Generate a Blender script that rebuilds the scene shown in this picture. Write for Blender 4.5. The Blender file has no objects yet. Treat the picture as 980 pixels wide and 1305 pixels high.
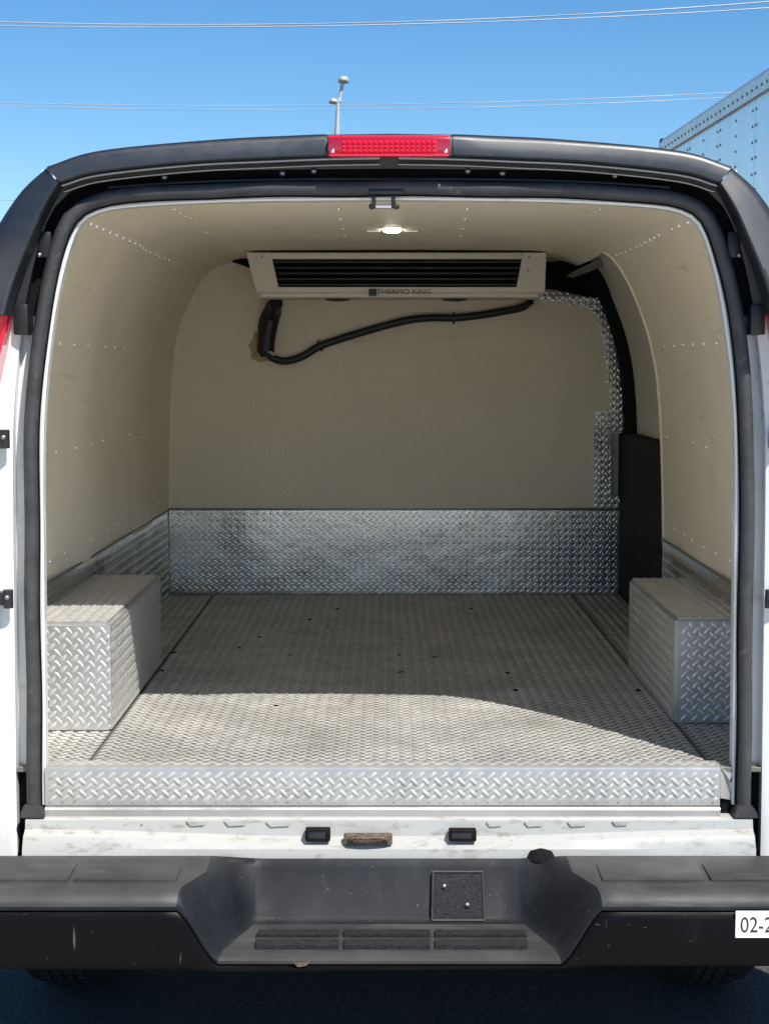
import bpy, bmesh, math, random
from mathutils import Vector, Matrix, noise as mnoise
random.seed(7)
R = math.radians
SC = bpy.context.scene
COL = SC.collection

# ------------------------------------------------------------------ camera, sky, sun, exposure
CAM = Vector((0.0, -3.4, 1.67))
FPX = 2000.0                       # focal length in photograph pixels (980 x 1305)
PITCH = math.atan(187 / 2000.0)
cd = bpy.data.cameras.new('camera')
cd.sensor_fit = 'AUTO'; cd.sensor_width = 36.0
cd.lens = 36.0 * FPX / 1305.0
cd.clip_start = 0.05; cd.clip_end = 3000
cam = bpy.data.objects.new('camera', cd); COL.objects.link(cam)
cam.location = CAM; cam.rotation_euler = (math.pi / 2 - PITCH, 0, 0)
SC.camera = cam

SUN_TRAVEL = Vector((-0.41, 0.635, -1.0)).normalized()
to_sun = -SUN_TRAVEL
elev = math.asin(to_sun.z)
w = bpy.data.worlds.new('World'); SC.world = w; w.use_nodes = True
nt = w.node_tree; nt.nodes.clear()
sky = nt.nodes.new('ShaderNodeTexSky'); sky.sky_type = 'NISHITA'; sky.sun_disc = False
sky.sun_elevation = elev
sky.sun_rotation = math.atan2(to_sun.x, to_sun.y)
sky.altitude = 200; sky.air_density = 1.0; sky.dust_density = 0.1; sky.ozone_density = 4.0
hs = nt.nodes.new('ShaderNodeHueSaturation'); hs.inputs['Saturation'].default_value = 1.28; hs.inputs['Value'].default_value = 1.0
bg = nt.nodes.new('ShaderNodeBackground'); bg.inputs['Strength'].default_value = 0.097
out = nt.nodes.new('ShaderNodeOutputWorld')
nt.links.new(sky.outputs[0], hs.inputs['Color']); nt.links.new(hs.outputs[0], bg.inputs[0]); nt.links.new(bg.outputs[0], out.inputs[0])
sd = bpy.data.lights.new('sun', 'SUN'); sd.energy = 5.0; sd.angle = R(0.53); sd.color = (1.0, 0.955, 0.88)
so = bpy.data.objects.new('sun', sd); COL.objects.link(so)
so.rotation_euler = SUN_TRAVEL.to_track_quat('-Z', 'Y').to_euler(); so.location = (8, -12, 18)
SC.view_settings.view_transform = 'Standard'; SC.view_settings.look = 'None'
SC.view_settings.exposure = 0.53; SC.view_settings.gamma = 1.0
SC.render.engine = 'CYCLES'
SC.cycles.max_bounces = 14; SC.cycles.diffuse_bounces = 12; SC.cycles.glossy_bounces = 6
SC.cycles.transmission_bounces = 6; SC.cycles.caustics_reflective = True
SC.cycles.use_denoising = True
SC.cycles.sample_clamp_indirect = 6.0

# measured from the photograph: a sight line taken to a known plane of the van gives a real position
_c, _s = math.cos(PITCH), math.sin(PITCH)
def at(px, py, axis, val):
    u = (px - 490.0) / 2000.0; v = (py - 652.5) / 2000.0
    r = Vector((u, _c - v * _s, -_s - v * _c)); i = 'xyz'.index(axis)
    return Vector((0.0, -3.4, 1.67)) + r * ((val - (0.0, -3.4, 1.67)[i]) / r[i])

# ------------------------------------------------------------------ materials
def mat(name, base, rough=0.5, metal=0.0, spec=0.5, coat=0.0, bump=None, var=None, rvar=None, dirt=None, sss=0.0, trans=0.0, emit=None, blotch=None):
    m = bpy.data.materials.new(name); m.use_nodes = True
    n = m.node_tree.nodes; l = m.node_tree.links
    b = n['Principled BSDF']
    b.inputs['Base Color'].default_value = (*base, 1); b.inputs['Roughness'].default_value = rough
    b.inputs['Metallic'].default_value = metal; b.inputs['Specular IOR Level'].default_value = spec
    if coat: b.inputs['Coat Weight'].default_value = coat; b.inputs['Coat Roughness'].default_value = 0.08
    if trans: b.inputs['Transmission Weight'].default_value = trans
    if sss: b.inputs['Subsurface Weight'].default_value = sss; b.inputs['Subsurface Radius'].default_value = (0.02, 0.004, 0.004)
    if emit: b.inputs['Emission Color'].default_value = (*emit[0], 1); b.inputs['Emission Strength'].default_value = emit[1]
    tc = n.new('ShaderNodeTexCoord')
    def noise(scale, detail=4, rgh=0.6, stretch=None):
        t = n.new('ShaderNodeTexNoise'); t.inputs['Scale'].default_value = scale; t.inputs['Detail'].default_value = detail; t.inputs['Roughness'].default_value = rgh
        if stretch:
            mp = n.new('ShaderNodeMapping'); mp.inputs['Scale'].default_value = stretch
            l.new(tc.outputs['Object'], mp.inputs[0]); l.new(mp.outputs[0], t.inputs['Vector'])
        else: l.new(tc.outputs['Object'], t.inputs['Vector'])
        return t
    def ramp(src, p0, p1, c0, c1):
        r = n.new('ShaderNodeValToRGB'); r.color_ramp.elements[0].position = p0; r.color_ramp.elements[1].position = p1
        r.color_ramp.elements[0].color = (*c0, 1); r.color_ramp.elements[1].color = (*c1, 1); l.new(src, r.inputs[0]); return r
    col = None
    if var:       # var = (scale, amount)
        t = noise(var[0]); a = var[1]
        r = ramp(t.outputs[0], 0.3, 0.7, tuple(x * (1 - a) for x in base), tuple(min(1, x * (1 + a)) for x in base)); col = r.outputs[0]
    for d in ([dirt] if dirt else []) + (blotch or []):      # (scale, lo, hi, colour, stretch)
        t = noise(d[0], 8, 0.65, d[4] if len(d) > 4 else None)
        f = ramp(t.outputs[0], d[1], d[2], (0, 0, 0), (1, 1, 1))
        mx = n.new('ShaderNodeMix'); mx.data_type = 'RGBA'
        l.new(f.outputs[0], mx.inputs[0])
        if col: l.new(col, mx.inputs[6])
        else: mx.inputs[6].default_value = (*base, 1)
        mx.inputs[7].default_value = (*d[3], 1); col = mx.outputs[2]
    if col: l.new(col, b.inputs['Base Color'])
    if rvar:      # (scale, lo, hi)
        t = noise(rvar[0], 6, 0.65); r = ramp(t.outputs[0], 0.3, 0.7, (rvar[1],) * 3, (rvar[2],) * 3); l.new(r.outputs[0], b.inputs['Roughness'])
    if bump:      # (scale, strength, distance)
        t = noise(bump[0], 3); bp = n.new('ShaderNodeBump'); bp.inputs['Strength'].default_value = bump[1]; bp.inputs['Distance'].default_value = bump[2]
        l.new(t.outputs[0], bp.inputs['Height']); l.new(bp.outputs[0], b.inputs['Normal'])
    return m

M = {}
M['white'] = mat('white_paint', (.70, .71, .70), .22, coat=.6, rvar=(9, .15, .35), dirt=(14, .62, .80, (.45, .41, .34)))
M['sill'] = mat('worn_sill_paint', (.37, .37, .355), .4, coat=.2, rvar=(12, .2, .5), dirt=(48, .55, .68, (.25, .235, .20), (.4, 1, 1)),
                blotch=[(70, .66, .72, (.10, .09, .08)), (9, .60, .78, (.40, .375, .33), (1, 1, .4)), (200, .66, .70, (.12, .11, .10))])
M['trim'] = mat('black_grained_trim', (.010, .012, .016), .42, spec=.9, bump=(900, .16, .001), rvar=(40, .37, .47), var=(5, .25))
M['rubber'] = mat('grey_rubber', (.036, .036, .039), .55, bump=(120, .2, .002), var=(22, .35), dirt=(40, .62, .8, (.16, .15, .14)))
M['black'] = mat('black_plastic', (.012, .012, .014), .4, var=(20, .3))
M['matte'] = mat('matte_black', (.006, .006, .007), .9, spec=.15)
M['panel'] = mat('black_panel', (.010, .010, .011), .7, spec=.2, var=(4, .3))
M['liner'] = mat('cream_liner', (.91, .825, .65), .42, bump=(130, .6, .005), var=(2, .05), dirt=(5, .56, .80, (.80, .71, .545)), blotch=[(170, .46, .66, (.82, .735, .57)), (60, .68, .72, (.70, .62, .48)), (10, .63, .70, (.74, .655, .51), (1, .22, 2.2))])
M['head'] = mat('cream_bulkhead', (.86, .775, .61), .5, bump=(120, .6, .005), var=(2.2, .06), dirt=(1.6, .5, .75, (.79, .70, .55)), blotch=[(150, .46, .66, (.76, .68, .53)), (50, .67, .71, (.62, .54, .41)), (7, .63, .70, (.70, .62, .48), (.3, 1, 2))])
M['rivet'] = mat('white_rivet', (.95, .95, .93), .22, metal=.5)
M['plate'] = mat('aluminium_tread', (.40, .395, .38), .42, metal=.5, rvar=(14, .24, .46), var=(8, .14), bump=(60, .12, .002), dirt=(20, .62, .85, (.34, .32, .28)))
M['kick'] = mat('clean_tread', (.64, .63, .605), .24, metal=.95, rvar=(6, .19, .29), var=(6, .10), bump=(5, .35, .016))
M['edge'] = mat('edge_tread', (.72, .72, .71), .25, metal=1.0, rvar=(20, .2, .35))
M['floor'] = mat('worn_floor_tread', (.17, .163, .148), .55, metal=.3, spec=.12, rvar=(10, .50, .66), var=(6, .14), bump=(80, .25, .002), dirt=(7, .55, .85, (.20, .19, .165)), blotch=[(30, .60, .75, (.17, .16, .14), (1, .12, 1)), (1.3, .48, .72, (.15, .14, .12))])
M['bar'] = mat('worn_tread_bar', (.54, .53, .50), .45, metal=.45, spec=.2, rvar=(30, .34, .50), var=(9, .14), dirt=(6, .54, .76, (.36, .345, .31)), blotch=[(24, .62, .74, (.30, .285, .25), (1, .15, 1))])
M['wheelbox'] = mat('wheel_box_sheet', (.50, .495, .48), .4, metal=.65, rvar=(14, .3, .5), var=(7, .14), bump=(20, .2, .004), dirt=(5, .62, .8, (.40, .34, .27)))
M['boxbar'] = mat('wheel_box_bar', (.68, .675, .655), .38, metal=.65, rvar=(30, .3, .46))
M['pad'] = mat('grey_bumper_pad', (.009, .0105, .0135), .55, spec=.22, bump=(700, .3, .0012), rvar=(7, .45, .62), var=(4, .3),
               dirt=(11, .50, .80, (.026, .027, .029), (1, 1, .5)), blotch=[(7, .50, .62, (.005, .006, .0075), (1, 1, .35)), (130, .655, .70, (.11, .105, .10)), (40, .66, .70, (.06, .06, .06), (1, 1, 4))])
M['padmid'] = mat('step_pad_rubber', (.019, .019, .021), .55, spec=.25, bump=(260, .9, .002), var=(120, .5))
M['padlight'] = mat('skylit_bumper_pad', (.034, .034, .035), .5, spec=.35, bump=(500, .4, .0015), rvar=(7, .4, .6), var=(9, .35),  # lighter pad for tops: sky light painted into the colour, plus scuffs
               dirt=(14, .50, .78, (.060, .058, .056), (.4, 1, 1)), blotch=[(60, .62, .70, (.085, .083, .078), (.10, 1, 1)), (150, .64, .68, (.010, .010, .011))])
M['face'] = mat('black_bumper_face', (.003, .003, .0036), .34, spec=.09, rvar=(8, .3, .5), bump=(500, .15, .001), dirt=(14, .60, .74, (.009, .009, .010), (1, 1, .5)),
               blotch=[(22, .675, .695, (.07, .07, .07), (2.2, 1, .25)), (34, .685, .70, (.10, .10, .095), (.3, 1, 2.5)), (120, .70, .72, (.20, .19, .17))])
M['red'] = mat('red_lens', (.78, .012, .045), .12, coat=.8, sss=.3)
M['reddark'] = mat('dark_red_lens', (.32, .006, .02), .15, coat=.8)
M['chrome'] = mat('bright_metal', (.8, .8, .8), .2, metal=1)
M['steel'] = mat('dull_steel', (.30, .30, .30), .4, metal=.9)
M['rust'] = mat('rusty_latch', (.12, .085, .06), .7, metal=.3, var=(120, .6))
M['unit'] = mat('cream_housing', (.66, .62, .53), .38, bump=(200, .06, .001), var=(4, .05))
M['foam'] = mat('yellow_foam', (.50, .38, .20), .9, bump=(90, .8, .006), var=(30, .25))
M['hose'] = mat('black_hose', (.012, .012, .016), .42, bump=(300, .3, .001))
M['lamp'] = mat('lit_lamp', (.9, .9, .9), .3, emit=((1, .96, .90), 14))
M['ink'] = mat('dark_lettering', (.02, .02, .022), .5)
M['paper'] = mat('white_sticker', (.82, .82, .80), .45)
M['grey'] = mat('grey_door_lining', (.62, .60, .53), .55, bump=(300, .2, .002), var=(3, .08))
M['flap'] = mat('dull_flap', (.20, .19, .165), .5)
M['bounce'] = mat('bounce_slab', (.55, .535, .50), .85, var=(2, .12), bump=(90, .4, .004), dirt=(.8, .5, .8, (.42, .41, .38)))
M['ground'] = mat('asphalt', (.085, .083, .080), .9, spec=.2, bump=(90, 1, .015), var=(70, .5), dirt=(1.5, .5, .8, (.105, .10, .096)))
M['tyre'] = mat('tyre_rubber', (.016, .016, .017), .7, var=(60, .2))
M['tsheet'] = mat('trailer_sheet', (.90, .91, .92), .3, metal=.55, var=(3, .04), rvar=(4, .22, .34))
M['trail'] = mat('trailer_rail', (.66, .66, .64), .38, metal=.7, var=(6, .12))
M['galv'] = mat('galvanised', (.52, .53, .53), .5, metal=.4)
M['wire'] = mat('aluminium_wire', (.42, .44, .47), .5, metal=.3)
M['glass'] = mat('dark_glass', (.01, .012, .014), .06)

# ------------------------------------------------------------------ helpers
W = {}
def reg(o, name, parent, loc):
    COL.objects.link(o)
    W[o] = Vector(loc)
    if parent is not None:
        o.parent = parent; o.location = Vector(loc) - W[parent]
    else: o.location = loc
    return o
def thing(name, label, cat, loc=(0, 0, 0), group=None):
    o = bpy.data.objects.new(name, None); o.empty_display_size = .2
    o['label'] = label; o['category'] = cat
    if group: o['group'] = group
    return reg(o, name, None, loc)
def finish(bm, name, m, parent=None, smooth=35, kind=None, loc=(0, 0, 0)):
    me = bpy.data.meshes.new(name); bmesh.ops.recalc_face_normals(bm, faces=bm.faces); bm.to_mesh(me); bm.free()
    me.materials.append(m if not isinstance(m, str) else M[m])
    return link(me, name, parent, smooth, kind, loc)
def link(me, name, parent=None, smooth=35, kind=None, loc=(0, 0, 0)):
    if smooth:
        me.polygons.foreach_set('use_smooth', [True] * len(me.polygons)); me.set_sharp_from_angle(angle=R(smooth))
    o = bpy.data.objects.new(name, me)
    if kind: o['kind'] = kind
    return reg(o, name, parent, loc)
def pydata(name, v, f, m, parent=None, smooth=35, kind=None, recalc=True):
    bm = bmesh.new(); vs = [bm.verts.new(p) for p in v]
    for q in f:
        try: bm.faces.new([vs[i] for i in q])
        except ValueError: pass
    return finish(bm, name, m, parent, smooth, kind)
def a_box(bm, x0, x1, y0, y1, z0, z1, bev=0.0, seg=2):
    r = bmesh.ops.create_cube(bm, size=1)
    for v in r['verts']:
        v.co = Vector(((x0 + x1) / 2 + v.co.x * (x1 - x0), (y0 + y1) / 2 + v.co.y * (y1 - y0), (z0 + z1) / 2 + v.co.z * (z1 - z0)))
    if bev:
        es = list({e for v in r['verts'] for e in v.link_edges})
        bmesh.ops.bevel(bm, geom=es, offset=bev, segments=seg, affect='EDGES', profile=.5)
def box(name, x0, x1, y0, y1, z0, z1, m, parent=None, bev=.004, seg=2):
    bm = bmesh.new(); a_box(bm, x0, x1, y0, y1, z0, z1, bev, seg); return finish(bm, name, m, parent)
def prism(name, pts, d, m, parent=None, bev=0.0, smooth=30):
    """closed outline of 3-D points pushed along d"""
    bm = bmesh.new(); d = Vector(d); a = [bm.verts.new(p) for p in pts]; b = [bm.verts.new(Vector(p) + d) for p in pts]
    n = len(a); bm.faces.new(a); bm.faces.new(b[::-1])
    for i in range(n): bm.faces.new((a[i], a[(i + 1) % n], b[(i + 1) % n], b[i]))
    if bev: bmesh.ops.bevel(bm, geom=list(bm.edges), offset=bev, segments=2, affect='EDGES')
    return finish(bm, name, m, parent, smooth)
def smooth_path(pts, n=8):
    P = [Vector(p) for p in pts]; o = []
    for i in range(len(P) - 1):
        p0 = P[i - 1] if i else P[0] * 2 - P[1]; p1, p2 = P[i], P[i + 1]; p3 = P[i + 2] if i + 2 < len(P) else P[-1] * 2 - P[-2]
        for k in range(n):
            t = k / n
            o.append(.5 * ((2 * p1) + (p2 - p0) * t + (2 * p0 - 5 * p1 + 4 * p2 - p3) * t * t + (3 * p1 - p0 - 3 * p2 + p3) * t ** 3))
    o.append(P[-1]); return o
def a_tube(bm, path, rad, seg=10, cap=True):
    P = [Vector(p) for p in path]; rings = []; up = None
    for i, p in enumerate(P):
        t = (P[min(i + 1, len(P) - 1)] - P[max(i - 1, 0)]).normalized()
        if up is None: up = Vector((0, 0, 1)) if abs(t.z) < .9 else Vector((0, 1, 0))
        s_ = t.cross(up).normalized(); u_ = s_.cross(t).normalized(); up = u_
        r = rad[i] if isinstance(rad, (list, tuple)) else rad
        rings.append([bm.verts.new(p + (s_ * math.cos(a) + u_ * math.sin(a)) * r) for a in (2 * math.pi * k / seg for k in range(seg))])
    for a, b in zip(rings, rings[1:]):
        for k in range(seg): bm.faces.new((a[k], a[(k + 1) % seg], b[(k + 1) % seg], b[k]))
    if cap: bm.faces.new(rings[0][::-1]); bm.faces.new(rings[-1])
def tube(name, path, rad, m, parent=None, seg=10):
    bm = bmesh.new(); a_tube(bm, path, rad, seg); return finish(bm, name, m, parent, 50)
def loft(name, rings, m, parent=None, smooth=35, thick=0):
    bm = bmesh.new(); vr = [[bm.verts.new(p) for p in r] for r in rings]
    for a, b in zip(vr, vr[1:]):
        for k in range(len(a) - 1): bm.faces.new((a[k], a[k + 1], b[k + 1], b[k]))
    if thick: bmesh.ops.recalc_face_normals(bm, faces=bm.faces); bmesh.ops.solidify(bm, geom=list(bm.faces), thickness=thick)
    return finish(bm, name, m, parent, smooth)
def tread(name, o, u, v, lu, lv, m, parent, pitch=.0215, ln=.031, wd=.0090, h=.0030, inside=None):
    """raised checker-plate bars on the sheet o + a*u + b*v"""
    o = Vector(o); u = Vector(u).normalized(); v = Vector(v).normalized(); n = u.cross(v)
    V = []; F = []
    q2 = pitch / math.sqrt(2); m_ = ln * .42
    K = int((lu + lv) / q2) + 2
    for i in range(K):
        for j in range(-K, K):
            a = (i + j) * q2; b = (i - j) * q2
            if a < .003 or b < .003 or a > lu - .003 or b > lv - .003: continue
            c = o + u * a + v * b
            if inside and not inside(c): continue
            ang = R(45 if (i + j) % 2 else -45)
            d = u * math.cos(ang) + v * math.sin(ang); e = n.cross(d)
            k = random.uniform(.92, 1.06); L = ln * k / 2; B = wd / 2; H = h * random.uniform(.8, 1.1) * (.62 + .55 * max(0, min(1, .5 + .9 * mnoise.noise(c * 4.0))))
            sv = 1 if ang > 0 else -1
            lp = min(L, (lu - .001 - a) * 1.414, ((lv - .001 - b) if sv > 0 else (b - .001)) * 1.414)
            lm = min(L, (a - .001) * 1.414, ((b - .001) if sv > 0 else (lv - .001 - b)) * 1.414)
            if lp + lm < .9 * L: continue
            c = c + d * ((lp - lm) / 2); L = (lp + lm) / 2
            q = len(V)
            V += [c - d * L, c - d * L * .45 - e * B, c + d * L * .45 - e * B, c + d * L, c + d * L * .45 + e * B, c - d * L * .45 + e * B,
                  c - d * L * .55 + n * H, c + n * H * 1.12, c + d * L * .55 + n * H]
            F += [(q, q + 1, q + 6), (q + 1, q + 2, q + 8, q + 7), (q + 1, q + 7, q + 6), (q + 2, q + 3, q + 8), (q + 3, q + 4, q + 8), (q + 4, q + 5, q + 7), (q + 4, q + 7, q + 8), (q + 5, q + 6, q + 7), (q + 5, q, q + 6)]
    me = bpy.data.meshes.new(name); me.from_pydata(V, [], F); me.materials.append(M[m])
    me.polygons.foreach_set('use_smooth', [True] * len(me.polygons))
    ob = bpy.data.objects.new(name, me); ob['kind'] = 'stuff'
    return reg(ob, name, parent, (0, 0, 0))
def a_dome(bm, c, n, r, h, seg=8):
    c = Vector(c); n = Vector(n).normalized(); s_ = n.orthogonal().normalized(); t = n.cross(s_)
    rings = []
    for (f, g) in ((1, 0), (.75, .7)):
        rings.append([bm.verts.new(c + (s_ * math.cos(2 * math.pi * k / seg) + t * math.sin(2 * math.pi * k / seg)) * r * f + n * h * g) for k in range(seg)])
    top = bm.verts.new(c + n * h)
    for k in range(seg):
        bm.faces.new((rings[0][k], rings[0][(k + 1) % seg], rings[1][(k + 1) % seg], rings[1][k])); bm.faces.new((rings[1][k], rings[1][(k + 1) % seg], top))
def text(name, s, loc, rot, size, m, parent, ext=.0006, sx=1.0):
    c = bpy.data.curves.new(name, 'FONT'); c.body = s; c.size = size; c.extrude = ext; c.align_x = 'CENTER'; c.align_y = 'CENTER'
    t = bpy.data.objects.new('tmp', c); COL.objects.link(t)
    dg = bpy.context.evaluated_depsgraph_get(); me = bpy.data.meshes.new_from_object(t.evaluated_get(dg))
    bpy.data.objects.remove(t)
    me.transform(Matrix.Translation(Vector(loc)) @ Matrix.Rotation(rot[2], 4, 'Z') @ Matrix.Rotation(rot[0], 4, 'X') @ Matrix.Diagonal((sx, 1, 1, 1)))
    me.materials.clear(); me.materials.append(M[m])
    return link(me, name, parent, 0)

# ------------------------------------------------------------------ ground
def ground():
    bm = bmesh.new(); n = 24; S = 900
    xs = [-S, -200, -60, -20, -8, -4, -2, -1, 0, 1, 2, 4, 8, 20, 60, 200, S]
    g = [[bm.verts.new((x, y + 5, 0)) for x in xs] for y in xs]
    for a, b in zip(g, g[1:]):
        for k in range(len(xs) - 1): bm.faces.new((a[k], a[k + 1], b[k + 1], b[k]))
    o = finish(bm, 'asphalt_ground', 'ground', None, 0, 'structure')
    # unseen pale slabs added behind the van to bounce sun into it
    for k in range(6):
        bm = bmesh.new(); a_box(bm, -18 + k * 6 + .006, -12 + k * 6 - .006, -11, -.45, -.05, .004, .002, 1)
        finish(bm, 'bounce_slab', 'bounce', None, 0, 'structure')
ground()

# ------------------------------------------------------------------ the van
XC = .010                # middle of the van
FZ = .785                # load floor
YB = 2.642               # bulkhead
van = thing('cargo_van', 'white refrigerated cargo van with open back doors and metal tread plate floor', 'van', (XC, 2.4, 0))

def mirror_full(half, flip=False):
    """half profile (bottom -> top centre) -> full ring from left bottom over the roof to right bottom, as (x,z)"""
    L = [(-x, z) for x, z in half]; Rr = [(x, z) for x, z in half[:-1]][::-1]
    return [(XC + x, z) for x, z in L + Rr]
def resample(half, n):
    P = smooth_path([(x, z, 0) for x, z in half], 10)
    d = [0]
    for a, b in zip(P, P[1:]): d.append(d[-1] + (b - a).length)
    o = []
    for k in range(n):
        t = d[-1] * k / (n - 1); i = max(j for j in range(len(d)) if d[j] <= t + 1e-9); i = min(i, len(P) - 2)
        f = (t - d[i]) / max(d[i + 1] - d[i], 1e-9); q = P[i].lerp(P[i + 1], f); o.append((q.x, q.y))
    return o
def offset(half, d):
    o = []
    for i, (x, z) in enumerate(half):
        a = half[max(i - 1, 0)]; b = half[min(i + 1, len(half) - 1)]
        tx, tz = b[0] - a[0], b[1] - a[1]
        if i == len(half) - 1: tx, tz = -1, 0
        if i == 0: tx, tz = 0, 1
        l = math.hypot(tx, tz); o.append((x + tz / l * d, z - tx / l * d))
    return o
N = 64
OUT = resample([(.955, .45), (.985, .75), (1.0, 1.1), (.985, 1.4), (.935, 1.72), (.875, 1.88), (.828, 1.962), (.776, 2.036), (.722, 2.085), (.608, 2.118), (.359, 2.142), (.126, 2.152), (0, 2.153)], N)
SEAL = resample([(.785, .70), (.783, .9), (.781, 1.1), (.777, 1.44), (.768, 1.61), (.745, 1.779), (.718, 1.895), (.686, 1.978), (.643, 2.014), (.560, 2.032), (.33, 2.044), (0, 2.048)], N)
FRAME = offset(SEAL, .040); FRAME[0] = (FRAME[0][0], .585)
def ring(half, y): return [(x, y, z) for x, z in mirror_full(half)]
def clampz(half, f, zmax): return [(x * f, min(z, zmax)) for x, z in half]
bsh = loft('body_shell', [ring(clampz(OUT, .8, .95), 5.25), ring(clampz(OUT, .96, 1.1), 5.0), ring(clampz(OUT, .98, 1.25), 4.35), ring(OUT, 3.5), ring(OUT, .16), ring(offset(OUT, -.008), .07), ring(offset(OUT, -.03), .012),
                    ring([(FRAME[0][0] + .02, .56)] + offset(FRAME, .02)[1:], -.004), ring(FRAME, .004), ring(FRAME, .035), ring([(FRAME[0][0] - .036, .585)] + offset(SEAL, .004)[1:], .035)], 'white', van, 40)
bsh.data.materials.append(M['black'])
for f in bsh.data.polygons:
    if f.center.z > 1.77 and f.center.y < .045: f.material_index = 1
box('nose_panel', XC - .78, XC + .78, 5.2, 5.26, .45, .95, 'white', van)
box('underbody', XC - .93, XC + .93, .02, 5.1, .50, .56, 'matte', van)
box('front_firewall', XC - .93, XC + .93, 3.3, 3.34, .56, 2.02, 'matte', van)

# black trim over the header and down the pillars: cross-section between the roof line and the frame edge
def trim_strip(name, prof_out, prof_in, y_mid, tilt, m, parent, rake=0.0):
    """moulded trim: face tilted by `tilt` towards the roof edge and raked forward with height"""
    rings = []
    pairs = list(zip(prof_out, prof_in))
    for f, lift in ((-.02, .13), (0.0, .075), (.015, .045), (.05, .022), (.11, .008), (.20, .001), (.35, 0), (.6, 0), (.85, 0), (.95, .0015), (.99, .006), (1.0, .012), (1.0, .07)):
        r = []
        for a, b in pairs:
            wd = math.hypot(a[0] - b[0], a[1] - b[1]); z = a[1] + (b[1] - a[1]) * f
            y = y_mid + tilt * wd * (1 - max(f, .11)) + rake * (z - 2.09) + lift
            r.append((a[0] + (b[0] - a[0]) * f, y, z))
        rings.append(r)
    return loft(name, rings, m, parent, 50)
def densify(pts, n=10): return [(p.x, p.y) for p in smooth_path([(a, b, 0) for a, b in pts], n)]
hdr_out = [(.724, 2.090), (.608, 2.124), (.359, 2.148), (.200, 2.156), (.134, 2.158)]
hdr_in = [(.690, 2.052), (.609, 2.074), (.420, 2.094), (.260, 2.102), (.134, 2.107)]
pil_out = [(.985, 1.50), (.935, 1.72), (.880, 1.88), (.834, 1.966), (.782, 2.040), (.7275, 2.0885)]
pil_in = [(.838, 1.60), (.813, 1.73), (.788, 1.835), (.752, 1.930), (.722, 2.000), (.6925, 2.0495)]
for sgn in (-1, 1):
    f = lambda P: [(XC + sgn * x, z) for x, z in densify(P)]
    trim_strip('header_trim', f(hdr_out), f(hdr_in), -.058, .14, 'trim', van)
    # the pillar trim ends above the tail lamp
    po, pi_ = f(pil_out), f(pil_in); k0 = 14
    trim_strip('pillar_trim', po[k0:], pi_[k0:], -.056, .34, 'trim', van, .15)
# centre section of the header behind the brake lamp
cen = [(x, z) for x, z in ((-.134, 2.158), (0, 2.160), (.134, 2.158))]; cin = [(-.134, 2.107), (0, 2.108), (.134, 2.107)]
trim_strip('header_trim', [(XC + x * .999, z) for x, z in cen], [(XC + x * .999, z) for x, z in cin], -.054, .2, 'trim', van)
# the dark channel between trim and rubber seal, with bright drip strips and bolts
loft('door_channel', [ring(offset(SEAL, .085)[40:], .030), ring(offset(SEAL, .035)[40:], .040), ring(offset(SEAL, .006)[40:], .022)][0:3] if False else
     [[p for p in ring(offset(SEAL, d), y)][34:-34] for d, y in ((.062, .010), (.050, .028), (.020, .030), (.004, .020))], 'matte', van)
for sgn in (-1, 1):
    for k, (dz, y, rad, mm) in enumerate(((-.0045, -.040, .0032, 'steel'), (-.014, -.012, .0026, 'steel'))):
        tube('drip_strip', [(XC + sgn * x, y, z + dz) for x, z in densify(hdr_in[0:5] + [(.02, 2.109)], 8)], rad, mm, van, 8)
tube('header_lip', [(XC + x, .008, 2.066 - .018 * (abs(x) / .6) ** 3) for x in [(-.60 + .04 * i) for i in range(31)]], .0045, 'black', van, 8)
def bolts(name, spots, n, r, h, m, parent):
    for p in spots:
        bm = bmesh.new(); a_dome(bm, (0, 0, 0), n, r, h, 8); finish(bm, name, m, parent, 50, None, p)
bolts('header_bolt', [at(px, py, 'y', .004) for px, py in ((210, 226), (400, 218), (596, 218), (783, 224), (360, 221), (640, 221))], (0, -1, 0), .007, .008, 'steel', van)
for sgn in (-1, 1):  # brackets in the pillar channel
    p = Vector((XC + sgn * .738, .012, 1.935))
    box('pillar_bracket', p.x - .014, p.x + .014, .0, .02, 1.90, 1.955, 'black', van, .003)
    bolts('pillar_bolt', [(XC + sgn * .748, -.002, 1.905), (XC + sgn * .795, -.004, 1.742)], (0, -1, 0), .006, .006, 'steel', van)
    # lower block over the tail lamp
    x0, x1 = sorted((XC + sgn * .772, XC + sgn * .804)); box('lamp_bracket', x0, x1, -.02, .03, 1.735, 1.80, 'black', van, .004)

# rubber seal all round the opening
def sweep(name, half, sec, m, parent):
    """sec: list of (outward, y) closed section swept along the opening"""
    ringsall = [[(x, y, z) for x, z in mirror_full(offset(half, o))] for o, y in sec + [sec[0]]]
    o = loft(name, ringsall, m, parent, 50)
    for v in o.data.vertices:
        t = v.co.z * 9 + v.co.x * 5
        v.co.x += .0012 * math.sin(t * 1.7) * (1 if abs(v.co.x) > .6 else 0); v.co.z += .0010 * math.sin(v.co.x * 21) * (1 if v.co.z > 1.9 else 0); v.co.y += .0016 * math.sin(t * 2.3 + v.co.x * 13)
    return o
sweep('rubber_seal', SEAL, [(-.016, .030), (-.017, -.002), (-.012, -.014), (-.004, -.019), (.006, -.018), (.013, -.010), (.015, .004), (.014, .030)], 'rubber', van)
sweep('seal_groove', SEAL, [(-.0165, .032), (-.0195, -.002), (-.0185, -.005), (-.016, -.002)], 'matte', van)
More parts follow.
